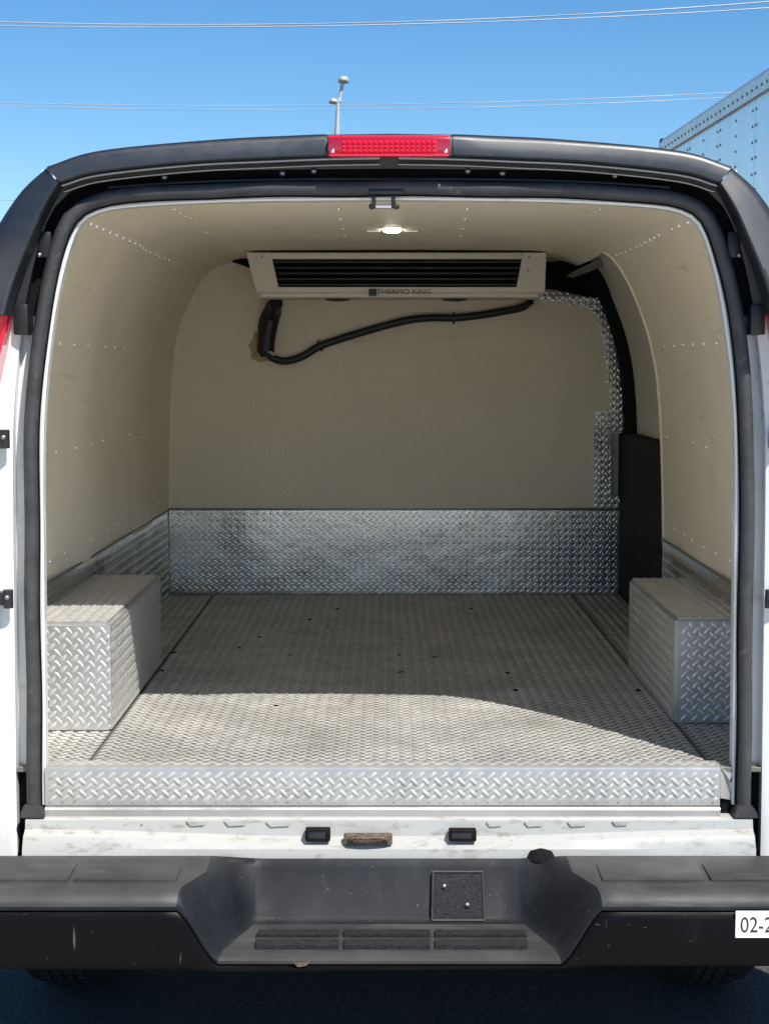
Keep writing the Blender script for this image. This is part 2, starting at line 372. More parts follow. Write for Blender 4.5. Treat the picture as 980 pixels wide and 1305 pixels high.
# white flange between seal and lining
loft('door_flange', [ring(offset(SEAL, -.012), .006), ring(offset(SEAL, -.022), .003), ring(offset(SEAL, -.0255), .007), ring(offset(SEAL, -.0255), .034)], 'white', van)
for sgn in (-1, 1):   # rubber feet at the bottom of the seal
    x0, x1 = sorted((XC + sgn * .758, XC + sgn * .812))
    prism('seal_foot', [(x0, -.022, .676), (x1, -.022, .676), (x1 - .002, -.022, .688), (x1 - .01, -.022, .700), (x0 + .008, -.022, .704), (x0 + .002, -.022, .688)], (0, .05, 0), 'rubber', van, .002)

# lining: left wall, ceiling, right wall
WIDE = resample([(.885, .785), (.888, 1.1), (.878, 1.44), (.858, 1.66), (.812, 1.83), (.735, 1.985), (.655, 2.042), (.50, 2.062), (0, 2.070)], N)
BACK = resample([(.845, .785), (.842, 1.11), (.834, 1.446), (.816, 1.716), (.775, 1.866), (.692, 2.010), (.608, 2.056), (.50, 2.070), (0, 2.074)], N)
EDGE = offset(SEAL, -.0245)
def lining(k, y, right=False):
    if y < .16:
        f = (y - .03) / .13; a, b = EDGE, WIDE
    else:
        f = (y - .16) / (YB - .16); a, b = WIDE, BACK
        if right and k < 46: f = 0
    x = a[k][0] + (b[k][0] - a[k][0]) * f; z = a[k][1] + (b[k][1] - a[k][1]) * f
    if k < 50 and .16 < y < YB - .1: x += .0035 * math.sin(y * 7.3 + z * 2.2 + (1.3 if right else 0)) - .006 * math.exp(-((y - 1.05) / .12) ** 2) * (0 if right else 1)
    return Vector((XC + (x if right else -x), y, z))
kz = min(k for k in range(N) if WIDE[k][1] > 1.10)      # lining starts above the kick strip
kc = min(k for k in range(N) if WIDE[k][0] < .70)       # wall / ceiling joint
YSD = 1.62
ys = [.03, .06, .09, .13, .16] + [.16 + .073 * i for i in range(1, 20)] + [YSD]
loft('side_wall_panel', [[lining(k, y) for k in range(kz - 1, kc + 1)] for y in ys + [1.7, 1.8, 1.9, 2.0, 2.1, 2.2, 2.3, 2.4, 2.5, YB + .01]], 'liner', van, 30)
loft('side_wall_panel', [[lining(k, y, True) for k in range(kz - 1, kc + 1)] for y in ys], 'liner', van, 30)
loft('ceiling_panel', [[lining(k, y) + Vector((0, 0, -.002)) for k in range(kc, N)] + [lining(k, y, True) + Vector((0, 0, -.002)) for k in range(N - 2, kc - 1, -1)] for y in ys + [1.7, 1.8, 1.9, 2.0, 2.1, 2.2, 2.3, 2.4, 2.5, YB + .01]], 'liner', van, 30)
# ragged edge where the right wall lining ends at the side door
tube('wall_edge_trim', [lining(k, YSD + .004, True) for k in range(kz - 1, kc + 1)], .006, 'liner', van, 6)

# rows of white rivets in the lining
def rivet_row(name, pts, r=.0065):
    bm = bmesh.new()
    for p, n in pts: a_dome(bm, p, n, r, r * .8, 8)
    return finish(bm, name, 'rivet', van, 50, 'stuff')
def kat(zv): return min(range(N), key=lambda k: abs(WIDE[k][1] - zv) + (9 if WIDE[k][0] < .62 else 0))
def nrm(k, right=False):
    a, b = lining(k - 1, 1.0, right), lining(k + 1, 1.0, right); t = b - a
    n = Vector((-t.z, 0, t.x)); return n if n.dot(Vector((XC, 0, 1.6)) - a) > 0 else -n
def row(k, y0, y1, st, right=False, skip=.12, r=.0066):
    o = []; y = y0
    while y < y1:
        if random.random() > skip: o.append((lining(k, y + random.uniform(-.012, .012), right), nrm(k, right)))
        y += st
    return rivet_row('rivets', o, r)
for right, yend in ((False, 2.5), (True, 1.55)):
    row(kat(1.712), .5, yend, .155, right, .05); row(kat(1.44), .5, yend, .21, right, .12); row(kz + 1, .5, yend, .16, right, .05, .006)
    row(kc - 1, .25, min(yend, 1.9), .085, right, .05); 
kk = min(k for k in range(N) if WIDE[k][0] < .56)
for right, yend in ((False, 2.1), (True, 2.1)): row(kk, .3, yend, .095, right, .05)
for px in (437, 590):
    pts = [(at(px + (i - 2) * (2.6 if px < 490 else -2.6), py, 'z', 2.066), (0, 0, -1)) for i, py in enumerate((266, 279, 291, 300, 311))]
    rivet_row('rivets', pts, .007)
# small rivets along the door edge of the lining
pts = []
for k in range(8, N - 1, 1):
    if random.random() < .7:
        for right in (False, True):
            p = lining(k, .045, right); pts.append((p + Vector((XC - p.x, -.05, 1.5 - p.z)).normalized() * .004, (XC - p.x, -.6, (1.5 - p.z))))
rivet_row('rivets', pts, .003)

# dome lamp in the ceiling
dm = at(500, 294, 'z', 2.066)
bm = bmesh.new(); a_dome(bm, dm + Vector((0, 0, .0)), (0, 0, -1), .028, .007, 14); lampo = finish(bm, 'dome_lamp', 'lamp', van, 50)
box('lamp_tab', dm.x - .075, dm.x - .036, dm.y - .010, dm.y + .010, dm.z - .004, dm.z + .002, 'rivet', lampo, .001)
box('lamp_tab', dm.x + .036, dm.x + .075, dm.y - .010, dm.y + .010, dm.z - .004, dm.z + .002, 'rivet', lampo, .001)

# bulkhead with its stepped right edge, front faces drawn from measured corners
def bk(px, py, y=YB): return at(px, py, 'y', y)
edge = [(800, 757), (800, 633), (778, 633), (778, 552), (797, 552), (795, 500), (785, 440), (773, 388), (765, 377), (690, 368), (690, 322)]
pts = [(-.90, YB, FZ - .05), (.944, YB, FZ - .05)] + [bk(*p) for p in edge] + [(.55, YB, 2.10), (-.90, YB, 2.10)]
prism('bulkhead', pts, (0, .06, 0), 'head', van)
# tread plate edging on the bulkhead
def edging(name, px, dy):
    P = [bk(*p, YB - dy) for p in px]; prism(name, P, (0, dy - .001, 0), 'kick', van)
    zs = [p.z for p in P]; xs = [p.x for p in P]
    def ins(c):
        n = len(P); r = False
        for i in range(n):
            a, b = P[i], P[(i + 1) % n]
            if (a.z > c.z) != (b.z > c.z) and c.x < (b.x - a.x) * (c.z - a.z) / (b.z - a.z) + a.x: r = not r
        return r
    tread('tread_bars', (min(xs), YB - dy, min(zs)), (1, 0, 0), (0, 0, 1), max(xs) - min(xs), max(zs) - min(zs), 'edge', van, .0185, .026, .0085, .0032, ins)
edging('edge_plate', [(688, 369), (764, 378), (757, 391), (740, 388), (688, 383)], .004)
edging('edge_plate', [(764, 378), (772, 388), (784, 440), (794, 500), (797, 551), (779, 551), (777, 500), (773, 470), (766, 425), (757, 398), (746, 389), (757, 389)], .006)
edging('edge_plate', [(757, 524), (778, 524), (778, 632), (800, 632), (800, 648), (757, 648)], .009)
prism('edge_plate', [bk(778, 552, YB + .03), bk(793, 552, YB + .03), bk(791, 632, YB + .03), bk(778, 632, YB + .03)], (0, .01, 0), 'plate', van)
# bulkhead kick plate
kl = bk(217, 757, YB - .012); kr = bk(800, 757, YB - .012); kt = bk(500, 650, YB - .012).z
box('kick_plate', kl.x, kr.x, YB - .012, YB - .001, FZ, kt, 'kick', van, .0015, 1)
tread('tread_bars', (kl.x, YB - .0121, FZ), (1, 0, 0), (0, 0, 1), kr.x - kl.x, kt - FZ, 'kick', van, .018, .0255, .0075, .0012)
box('kick_cap', kl.x - .02, kr.x, YB - .014, YB - .002, kt + .001, kt + .007, 'steel', van, .001)

# load floor: three sheets, seams left open
XL, XR = -.662, .722
for x0, x1, dz in ((XL + .002, XR - .002, 0), (-.90, XL - .002, -.001), (XR + .002, .92, -.0015)):
    box('floor_plate', x0, x1, .006, YB - .014, FZ - .012, FZ + dz, 'floor', van, .001, 1)
    tread('tread_bars', (x0, .02, FZ + dz), (1, 0, 0), (0, 1, 0), x1 - x0, YB - .05, 'bar', van)
box('subfloor', XC - .93, XC + .93, .03, 3.3, .56, FZ - .014, 'matte', van)
for p in ((305, 826), (330, 812), (352, 900), (510, 835), (512, 857), (512, 815), (646, 858), (656, 880), (555, 838), (769, 816), (812, 880), (430, 776), (600, 776), (222, 832), (206, 855), (395, 790), (372, 835)):
    q = at(*p, 'z', FZ); bolts('floor_screw', [(q.x, q.y, FZ + .0005)], (0, 0, 1), .009, .003, 'matte', van)

# kick strips along the walls
for sgn, ye in ((-1, YB), (1, YSD)):
    a = .884; b = a if sgn > 0 else .843
    P = [(XC + sgn * a, .16, FZ - .01), (XC + sgn * b, ye, FZ - .01), (XC + sgn * b, ye, 1.112), (XC + sgn * a, .16, 1.112)]
    prism('wall_kick_plate', P, (sgn * .004, 0, 0), 'kick', van)
    u = Vector(P[1]) - Vector(P[0])
    if sgn < 0: tread('tread_bars', P[0], u, (0, 0, 1), u.length, .32, 'kick', van)
    else: tread('tread_bars', P[1], -u, (0, 0, 1), u.length, .32, 'kick', van)
    tube('kick_cap', [(XC + sgn * (a - .002), .16, 1.113), (XC + sgn * (b - .002), ye, 1.113)], .004, 'steel', van, 6)

# wheel boxes
def wheel_box(x_in, x_out, y0, y1, zt, cham):
    s_ = 1 if x_out > x_in else -1
    pts = [(x_in, y0 + 0, FZ - .005), (x_out, y0, FZ - .005), (x_out, y0, zt), (x_in, y0, zt)]
    b = prism('wheel_box', pts, (0, y1 - y0, 0), 'wheelbox', van, .008)
    lx, hx = sorted((x_in, x_out))
    tread('tread_bars', (lx + .012, y0, FZ), (1, 0, 0), (0, 0, 1), hx - lx - .012, zt - FZ - .01, 'boxbar', b, .0195, .028, .008, .0026)
    tread('tread_bars', (lx, y0 + .01, zt), (1, 0, 0), (0, 1, 0), hx - lx, y1 - y0 - .02, 'boxbar', b, .0195, .028, .008, .0034)
    if s_ < 0: tread('tread_bars', (x_in, y0 + .01, FZ), (0, 1, 0), (0, 0, 1), y1 - y0 - .02, zt - FZ - .01, 'boxbar', b, .0195, .028, .008, .0034)
    else: tread('tread_bars', (x_in, y1 - .01, FZ), (0, -1, 0), (0, 0, 1), y1 - y0 - .02, zt - FZ - .01, 'boxbar', b, .0195, .028, .008, .0034)
    return b
wheel_box(-.662, -.885, .345, 1.21, 1.052, 0)
wheel_box(.716, .900, .428, 1.16, 1.050, 0)
# tread plate lip at the back edge of the floor
LX0, LX1 = at(58, 1000, 'y', 0).x, at(917, 1000, 'y', 0).x
bm = bmesh.new()
prof = [(.05, FZ + .003), (.008, FZ + .003), (.001, FZ - .001), (-.002, FZ - .008), (-.002, .700), (.002, .698), (-.006, .696), (-.009, .692), (-.009, .676), (.05, .676)]
prism('floor_lip', [(LX0, y, z) for y, z in prof], (LX1 - LX0, 0, 0), 'plate', van)
tread('tread_bars', (LX0 + .004, -.002, .701), (1, 0, 0), (0, 0, 1), LX1 - LX0 - .008, FZ - .004 - .701, 'bar', van, .0185, .027, .0085, .0034)
tread('tread_bars', (LX0 + .004, .004, FZ + .003), (1, 0, 0), (0, 1, 0), LX1 - LX0 - .008, .045, 'bar', van)
# torn end of the lip by the right seal
prism('torn_flap', [(LX1 + .002, .004, .715), (LX1 + .030, .012, .708), (LX1 + .034, .010, .742), (LX1 + .022, .002, .755), (LX1 + .034, .012, .780), (LX1 + .002, .006, FZ)], (0, .004, 0), 'plate', van)
box('sill_packing', LX1 + .002, XC + .775, .016, .05, .676, FZ - .004, 'matte', van, .002)

# white painted sill
def sill():
    xs = [XC + x for x in (-.80, -.775, -.6, -.45, -.34, -.22, -.1, 0, .1, .22, .34, .45, .6, .775, .80)]
    rings = []
    for x in xs:
        a = abs(x - XC); bead = .648 - .016 * max(0, min(1, (.70 - a) / .45))
        rings.append([(x, .03, .6775), (x, -.012, .6765), (x, -.022, .672), (x, -.026, bead + .006), (x, -.034, bead), (x, -.044, bead - .004), (x, -.058, .618), (x, -.062, .585), (x, -.02, .56)])
    return loft('rear_sill', rings, 'sill', van, 25)
sl = sill()
for px0, px1, py0, py1, nm, mm in ((389, 421, 1057, 1072, 'sill_slot', 'matte'), (572, 607, 1058, 1072, 'sill_slot', 'matte')):
    p0 = at(px0, py0, 'y', -.052); p1 = at(px1, py1, 'y', -.052); box(nm, p0.x, p1.x, -.056, -.03, p1.z, p0.z, mm, sl, .003)
    box('slot_insert', p0.x + .006, p1.x - .01, -.0575, -.05, p1.z + .005, p0.z - .005, 'black', sl, .002)
p0 = at(438, 1063, 'y', -.055); p1 = at(500, 1078, 'y', -.055)
bm = bmesh.new(); a_box(bm, p0.x, p1.x, -.058, -.04, p1.z, p0.z, .005)
latch = finish(bm, 'lower_striker', 'rust', sl)
tube('striker_loop', smooth_path([(p0.x + .012, -.055, p1.z + .004), (p0.x + .018, -.068, p0.z - .006), ((p0.x + p1.x) / 2, -.072, p0.z - .004), (p1.x - .018, -.068, p0.z - .006), (p1.x - .012, -.055, p1.z + .004)], 5), .0045, 'rust', sl, 8)
# welded seams, dents and grime tabs along the sill
for px, py, wd in ((250, 1049, 26), (300, 1049, 30), (355, 1050, 34), (630, 1050, 22), (680, 1050, 26), (735, 1050, 26), (790, 1049, 22)):
    a = at(px, py, 'y', -.026); L = wd * .0017 / 2
    prism('weld_tab', [(a.x - L, -.0272, a.z + .004), (a.x + L, -.0272, a.z + .005), (a.x + L * .8, -.0272, a.z - .006), (a.x - L * .6, -.0272, a.z - .008)], (0, .006, 0), 'sill', sl, .0015)

# upper latch on the header
la = at(470, 243, 'y', .0); lb = at(514, 250, 'y', .0)
lt = box('upper_latch', la.x, lb.x, -.022, .03, lb.z + .002, la.z + .002, 'black', van, .003)
for px in (476, 501):
    a = at(px, 246, 'y', -.01); box('latch_arm', a.x - .004, a.x + .005, -.016, -.004, a.z - .032, a.z, 'black', lt, .0015)
a = at(474, 263, 'y', -.01); b = at(505, 263, 'y', -.01); tube('latch_pin', [a, b], .0045, 'chrome', lt, 8)
bolts('latch_nut', [a, b], (0, -1, 0), .007, .006, 'black', lt)

# high brake lamp
a = at(418, 175, 'y', -.058); b = at(574, 199, 'y', -.058)
bl = box('brake_lamp', a.x, b.x, -.064, -.02, b.z, a.z, 'reddark', van, .004, 3)
box('lamp_rim', a.x - .001, b.x + .001, -.050, -.01, a.z, a.z + .006, 'red', bl, .002)
box('lamp_rim', a.x + .004, b.x - .004, -.066, -.03, b.z - .0005, b.z + .004, 'red', bl, .001)
nx, nz = 18, 3
cx0, cx1, cz0, cz1 = a.x + .028, b.x - .030, b.z + .006, a.z - .007
bm = bmesh.new()
for i in range(nx):
    for j in range(nz):
        x = cx0 + (cx1 - cx0) * (i + .5) / nx; z = cz0 + (cz1 - cz0) * (j + .5) / nz
        hx = (cx1 - cx0) / nx * .47; hz = (cz1 - cz0) / nz * .46
        vs = [bm.verts.new(p) for p in ((x - hx, -.0642, z - hz), (x + hx, -.0642, z - hz), (x + hx, -.0642, z + hz), (x - hx, -.0642, z + hz), (x - hx * .3, -.069, z - hz * .2), (x + hx * .3, -.069, z - hz * .2), (x + hx * .3, -.069, z + hz * .4), (x - hx * .3, -.069, z + hz * .4))]
        for q in ((4, 5, 6, 7), (0, 1, 5, 4), (1, 2, 6, 5), (2, 3, 7, 6), (3, 0, 4, 7)): bm.faces.new([vs[t] for t in q])
finish(bm, 'lens_cells', 'red', bl, 0, 'stuff')
bolts('lamp_screw', [(a.x + .010, -.0635, b.z + .010), (b.x - .010, -.0635, b.z + .010)], (0, -1, 0), .005, .003, 'chrome', bl)

# tail lamps, door hinges, open doors
for sgn in (-1, 1):
    def X(v): return XC + sgn * v
    outl = [(.806, 1.782), (.990, 1.745), (.992, 1.50), (.88, 1.53), (.840, 1.625), (.818, 1.71)]
    tl = prism('tail_lamp', [(X(x), -.060, z) for x, z in outl], (0, .08, 0), 'red', van, .006)
    prism('lamp_band', [(X(x), -.0625, z) for x, z in ((.90, 1.545), (.982, 1.545), (.982, 1.60), (.885, 1.60))], (0, .01, 0), 'rivet', tl, .001)
    # rear door, swung well open outside the picture
    th = R(171 if sgn > 0 else 97); hx, hy = X(.852), -.012
    dx, dy = sgn * -math.cos(th), -math.sin(th)          # direction of the door leaf from its hinge
    nxn, nyn = -dy * sgn, dx * sgn
    dh = densify([(0, .62), (0, 1.4), (.02, 1.70), (.06, 1.90), (.13, 2.01), (.25, 2.03), (.76, 2.05)], 4) + [(.76, .62)]
    dr = prism('rear_door', [(hx + dx * (t + .012), hy + dy * (t + .012), z) for t, z in dh], (nxn * .045, nyn * .045, 0), 'white', van, .006)
    wn = [(.14, 1.42), (.14, 1.80), (.20, 1.90), (.66, 1.92), (.66, 1.42)]
    for off, nm in ((-.004, 'door_window'),):
        prism(nm, [(hx + dx * (t + .012) + nxn * off, hy + dy * (t + .012) + nyn * off, z) for t, z in wn], (nxn * .053, nyn * .053, 0), 'glass', dr)
    prism('door_lining', [(hx + dx * (t + .012) - nxn * .006, hy + dy * (t + .012) - nyn * .006, z) for t, z in ((.06, .72), (.06, 1.36), (.70, 1.36), (.70, .72))], (nxn * .008, nyn * .008, 0), 'liner', dr, .002)
    for zc in (1.512, 1.165):
        bm = bmesh.new(); c = Vector((X(.826), -.024, zc))
        a_tube(bm, [c + Vector((0, 0, -.020)), c + Vector((0, 0, .020))], .011, 12)
        a_box(bm, *sorted((c.x, c.x + sgn * .04)), c.y - .004, c.y + .030, zc - .014, zc + .014, .003)
        finish(bm, 'door_hinge', 'black', van)
        bolts('hinge_bolt', [c + Vector((0, -.010, .004))], (0, -1, 0), .006, .006, 'steel', van)

# roof drip rail tips beside the trim
for sgn in (-1, 1):
    prism('drip_rail', [(XC + sgn * .735, .05, 2.070), (XC + sgn * .758, .05, 2.066), (XC + sgn * .750, .05, 2.094)], (0, 3.2, 0), 'white', van, .001)

# side door on the right: grey lining, black lower panel, black strip standing in for deep shade by the bulkhead
sdp = offset(WIDE, .035)
ks = range(kz - 4, kc + 4)
loft('side_door_lining', [[(XC + sdp[k][0] + dxx, y, sdp[k][1]) for k in ks] for y, dxx in ((YSD - .02, -.012), (1.9, 0), (2.25, .01), (2.50, .02), (2.95, .05))], 'grey', van, 30)
loft('side_door_shade', [[(XC + sdp[k][0] + dxx - .012, y, sdp[k][1]) for k in ks] for y, dxx in ((2.46, .03), (2.52, .006), (2.62, .004), (2.90, .03))], 'matte', van, 30)
p = at(847, 562, 'x', .905)
bp = prism('side_door_panel', [(.905, 1.675, FZ - .02), (.905, YB + .10, FZ - .02), (.905, YB + .10, 1.413), (.905, 1.675, 1.425)], (.06, 0, 0), 'panel', van, .006)
box('panel_rib', .9035, .91, 1.70, YB + .1, 1.055, 1.062, 'panel', bp, .001)
# cables and a loose bright strip above the side door
for i, (P, r) in enumerate((([(.55, 2.40, 2.02), (.62, 2.36, 2.015), (.70, 2.36, 2.03), (.80, 2.42, 1.985), (.90, 2.55, 1.86)], .030),
                            ([(.57, 2.42, 1.965), (.66, 2.40, 1.985), (.74, 2.42, 1.975), (.85, 2.5, 1.93)], .024),
                            ([(.56, 2.30, 1.99), (.62, 2.34, 1.96), (.70, 2.46, 1.95), (.80, 2.60, 1.94)], .018))):
    tube('cable', smooth_path(P, 6), r, 'matte', van, 8)
loft('loose_flap', [[at(728, 347, 'y', 2.28), at(776, 324, 'y', 2.05)], [at(722, 352, 'y', 2.3), at(781, 329, 'y', 2.07)], [at(730, 354, 'y', 2.36), at(785, 333, 'y', 2.12)]], 'flap', van, 60)
loft('loose_flap', [[at(704, 361, 'y', 2.45), at(728, 348, 'y', 2.40), at(744, 357, 'y', 2.42)], [at(712, 364, 'y', 2.5), at(735, 360, 'y', 2.48), at(755, 368, 'y', 2.5)]], 'steel', van, 60)
# spilled foam round the pipes
def foam(c, rx, rz):
    bm = bmesh.new(); bmesh.ops.create_icosphere(bm, subdivisions=3, radius=1)
    for v in bm.verts:
        k = 1 + .22 * math.sin(5 * v.co.x + 3 * v.co.z) + .18 * math.sin(9 * v.co.z - 4 * v.co.y + 1)
        v.co = Vector((c.x + v.co.x * rx * k, c.y + v.co.y * .012, c.z + v.co.z * rz * k))
    finish(bm, 'foam_patch', 'foam', van, 60)
foam(bk(329, 441), .028, .048); foam(bk(337, 453), .034, .024); foam(Vector((.585, 2.25, 2.062)), .05, .01)

# bumper: lofted with the step cut into the middle
def bumper():
    side = [(-.05, .600, 0), (-.075, .609, 0), (-.10, .610, 0), (-.18, .608, 0), (-.262, .604, .85), (-.282, .597, .95), (-.295, .585, 1), (-.299, .574, 1), (-.297, .566, 1)]
    mid = [(-.05, .597, 0), (-.075, .600, 0), (-.085, .585, .05), (-.108, .486, .15), (-.124, .474, .25), (-.262, .470, .9), (-.286, .467, .95), (-.297, .460, 1), (-.296, .453, 1)]
    face_s = [(-.2965, .5655), (-.291, .563), (-.296, .558), (-.301, .540), (-.301, .462), (-.292, .444), (-.26, .438), (-.10, .44)]
    face_m = [(-.2955, .4525), (-.291, .450), (-.296, .448), (-.299, .446), (-.299, .442), (-.292, .436), (-.26, .434), (-.10, .436)]
    st = []
    for sx in (-1, 1):
        for x in (1.01, .97, .88, .76, .64, .54, .47): st.append((sx, x, x, 0.0))
        for i in range(9):
            f = i / 8; g = f * f * (3 - 2 * f) * .55 + f * .45
            st.append((sx, .385 - .115 * f, .432 - .082 * f, g))
        for x in (.24, .16, .08): st.append((sx, x, x, 1.0))
    st.sort(key=lambda s: s[0] * (s[1] + s[2]))
    pr = []; fr = []
    for sx, xb, xf, g in st:
        e = max(0, (max(xb, xf) - .93) / .08); wrap = .05 * e * e
        pr.append([(XC + sx * (xb + (xf - xb) * (b[2] * g + a[2] * (1 - g))), a[0] + (b[0] - a[0]) * g + wrap, a[1] + (b[1] - a[1]) * g) for a, b in zip(side, mid)])
        sag = .004 * math.sin(3 * xf * sx)
        fr.append([(XC + sx * xf, a[0] + (b[0] - a[0]) * g + wrap, a[1] + (b[1] - a[1]) * g + (sag if i > 3 else 0)) for i, (a, b) in enumerate(zip(face_s, face_m))])
    b = loft('bumper', pr, 'pad', van, 50)
    b.data.materials.append(M['padlight'])
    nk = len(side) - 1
    for f in b.data.polygons:            # sky light painted in on tops: side shelves and the step tread
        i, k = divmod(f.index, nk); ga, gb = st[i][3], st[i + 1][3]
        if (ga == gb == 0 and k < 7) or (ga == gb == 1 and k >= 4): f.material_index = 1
    loft('bumper_face', fr, 'face', b, 40)
    return b
bu = bumper()
# ribbed pads on the step, three columns by two rows
for c0, c1 in ((326, 432), (438, 548), (554, 672)):
    for r0, r1 in ((1187, 1195), (1199, 1209)):
        k = [at(c0 + (4 if c0 < 330 else 0) * (r0 < 1190), r0, 'z', .4735), at(c1 - (6 if c1 > 650 else 0) * (r0 < 1190), r0, 'z', .4735), at(c1, r1, 'z', .472), at(c0, r1, 'z', .472)]
        pd = prism('step_pad', [(p.x, p.y, .4785) for p in k], (0, 0, -.010), 'padmid', bu, .0015)
# grooved pads on the top of the bumper
for sgn in (-1, 1):
    for x0, x1 in ((.44, .655), (.665, .98)):
        xa, xb = sorted((XC + sgn * x0, XC + sgn * x1)); box('top_pad', xa, xb, -.235, -.135, .600, .6125, 'padlight', bu, .004)
# square blank with two screws on the recess wall
k = [at(px, py, 'y', -.100) for px, py in ((552, 1112), (615, 1112), (616, 1169), (550, 1169))]
k = [Vector((p.x, -.085 - (.590 - p.z) * .24 - .006, p.z)) for p in k]
prism('blank_plate', k, (0, .008, 0), 'padmid', bu, .002)
for a_, b_ in zip(k, k[1:] + k[:1]): tube('plate_edge', [Vector(a_) + Vector((0, -.001, 0)), Vector(b_) + Vector((0, -.001, 0))], .0026, 'padlight', bu, 6)
for px, py in ((566, 1129), (595, 1151)):
    q = at(px, py, 'y', -.1); bolts('plate_screw', [(q.x, -.085 - (.590 - q.z) * .24 - .0075, q.z)], (0, -1, .2), .006, .005, 'steel', bu)
# rubber plug where bumper meets the sill, and a dent with bare metal at the lower edge
q = at(690, 1088, 'y', -.075)
bm = bmesh.new(); a_dome(bm, (q.x, -.062, q.z - .014), (0, 0, 1), .032, .022, 14); finish(bm, 'rubber_plug', 'matte', bu, 50)
q = at(383, 1229, 'y', -.303)
prism('bumper_dent', [(q.x - .016, q.y, q.z + .003), (q.x - .005, q.y - .002, q.z - .006), (q.x + .012, q.y, q.z - .004), (q.x + .02, q.y, q.z + .006), (q.x, q.y - .002, q.z + .002)], (0, .01, 0), 'rust', bu, .001)
# dated sticker
p0 = at(937, 1161, 'y', -.302); p1 = at(1000, 1195, 'y', -.302)
stk = box('date_sticker', p0.x, p1.x + .001, -.3035, -.3005, p1.z, p0.z, 'paper', van, .0006, 1)
text('sticker_lettering', '02-27', ((p0.x + p1.x) / 2 + .001, -.3042, (p0.z + p1.z) / 2 - .002), (math.pi / 2, 0, 0), .046, 'ink', stk, .0004, .80)

# wheels
def wheel(x, y, sgn):
    bm = bmesh.new(); r, wdt = .372, .245; seg = 48
    prof = [(.20, 0), (.225, -.01), (.30, -.012), (.345, .004), (.366, .03), (r, .07), (r, wdt - .07), (.366, wdt - .03), (.345, wdt - .004), (.30, wdt + .012), (.225, wdt + .01), (.20, wdt)]
    rg = []
    for k in range(seg):
        a = 2 * math.pi * k / seg; rg.append([bm.verts.new((x - sgn * q, y + math.cos(a) * p, r + math.sin(a) * p)) for p, q in prof])
    for k in range(seg):
        a, b = rg[k], rg[(k + 1) % seg]
        for i in range(len(prof) - 1): bm.faces.new((a[i], a[i + 1], b[i + 1], b[i]))
    o = finish(bm, 'wheel', 'tyre', van, 40)
    bm = bmesh.new()
    for q in (.075, .105, .135, .165):          # tread ribs
        for k in range(60):
            a = 2 * math.pi * k / 60; c = Vector((x - sgn * q, y + math.cos(a) * (r + .002), r + math.sin(a) * (r + .002)))
            t = Vector((0, -math.sin(a), math.cos(a))); n = Vector((0, math.cos(a), math.sin(a))); s_ = Vector((1, 0, 0))
            vs = [bm.verts.new(c + s_ * i + t * j + n * h) for h in (-.006, .003) for i, j in ((-.011, -.015), (.011, -.015), (.011, .015), (-.011, .015))]
            bm.faces.new(vs[4:]); 
            for i in range(4): bm.faces.new((vs[i], vs[(i + 1) % 4], vs[4 + (i + 1) % 4], vs[4 + i]))
    finish(bm, 'tyre_tread', 'tyre', o, 0, 'stuff')
    bm = bmesh.new(); a_tube(bm, [(x - sgn * .02, y, r), (x - sgn * .20, y, r)], .205, 32); a_tube(bm, [(x + sgn * .01, y, r), (x - sgn * .03, y, r)], .07, 20)
    finish(bm, 'rim', 'steel', o, 40)
for sgn in (-1, 1):
    wheel(XC + sgn * .965, .80, sgn); wheel(XC + sgn * .965, 4.25, sgn)
tube('rear_axle', [(XC - .72, .80, .372), (XC + .72, .80, .372)], .045, 'matte', van, 12)

# ------------------------------------------------------------------ refrigeration unit under the ceiling
UY = 2.10
def uf(px, py, y=UY): return at(px, py, 'y', y)
un = thing('refrigeration_unit', 'cream refrigeration unit with black slotted grille hung under the van ceiling', 'cooling unit', (.04, 2.35, 1.9))
hexa = [uf(313, 321), uf(697, 321), uf(695, 345), uf(690, 372), uf(686, 379), uf(334, 379), uf(328, 374), uf(318, 345)]
g0, g1, g2, g3 = uf(347, 330), uf(665, 330), uf(658, 366), uf(355, 366)
def unit_shell():
    bm = bmesh.new()
    o = [uf(313, 321), uf(697, 321), uf(690, 376), uf(329, 376)]; i = [g0, g1, g2, g3]
    vo = [bm.verts.new(p) for p in o]; vi = [bm.verts.new(p) for p in i]
    vr = [bm.verts.new(p + Vector((0, .03, 0))) for p in i]
    bk_ = [bm.verts.new(Vector((p.x, YB - .002, z))) for p, z in zip(o, (2.066, 2.066, 1.918, 1.918))]
    lo = [bm.verts.new(p + Vector((0, .018, -.010))) for p in (o[3], o[2])]
    for k in range(4):
        bm.faces.new((vo[k], vo[(k + 1) % 4], vi[(k + 1) % 4], vi[k])); bm.faces.new((vi[k], vi[(k + 1) % 4], vr[(k + 1) % 4], vr[k]))
    bm.faces.new((vo[0], vo[3], bk_[3], bk_[0])); bm.faces.new((vo[1], vo[2], bk_[2], bk_[1])); bm.faces.new((vo[0], vo[1], bk_[1], bk_[0]))
    bm.faces.new((vo[3], vo[2], lo[1], lo[0])); bm.faces.new((lo[0], lo[1], bk_[2], bk_[3])); bm.faces.new((vo[3], lo[0], bk_[3])); bm.faces.new((vo[2], lo[1], bk_[2]))
    es = [e for e in bm.edges if any(v in vo for v in e.verts) and not any(v in vi for v in e.verts)]
    bmesh.ops.bevel(bm, geom=es, offset=.011, segments=3, affect='EDGES')
    return finish(bm, 'housing', 'unit', un, 35)
ho = unit_shell()
prism('grille_back', [p + Vector((0, .028, 0)) for p in (g0, g1, g2, g3)], (0, .004, 0), 'matte', un)
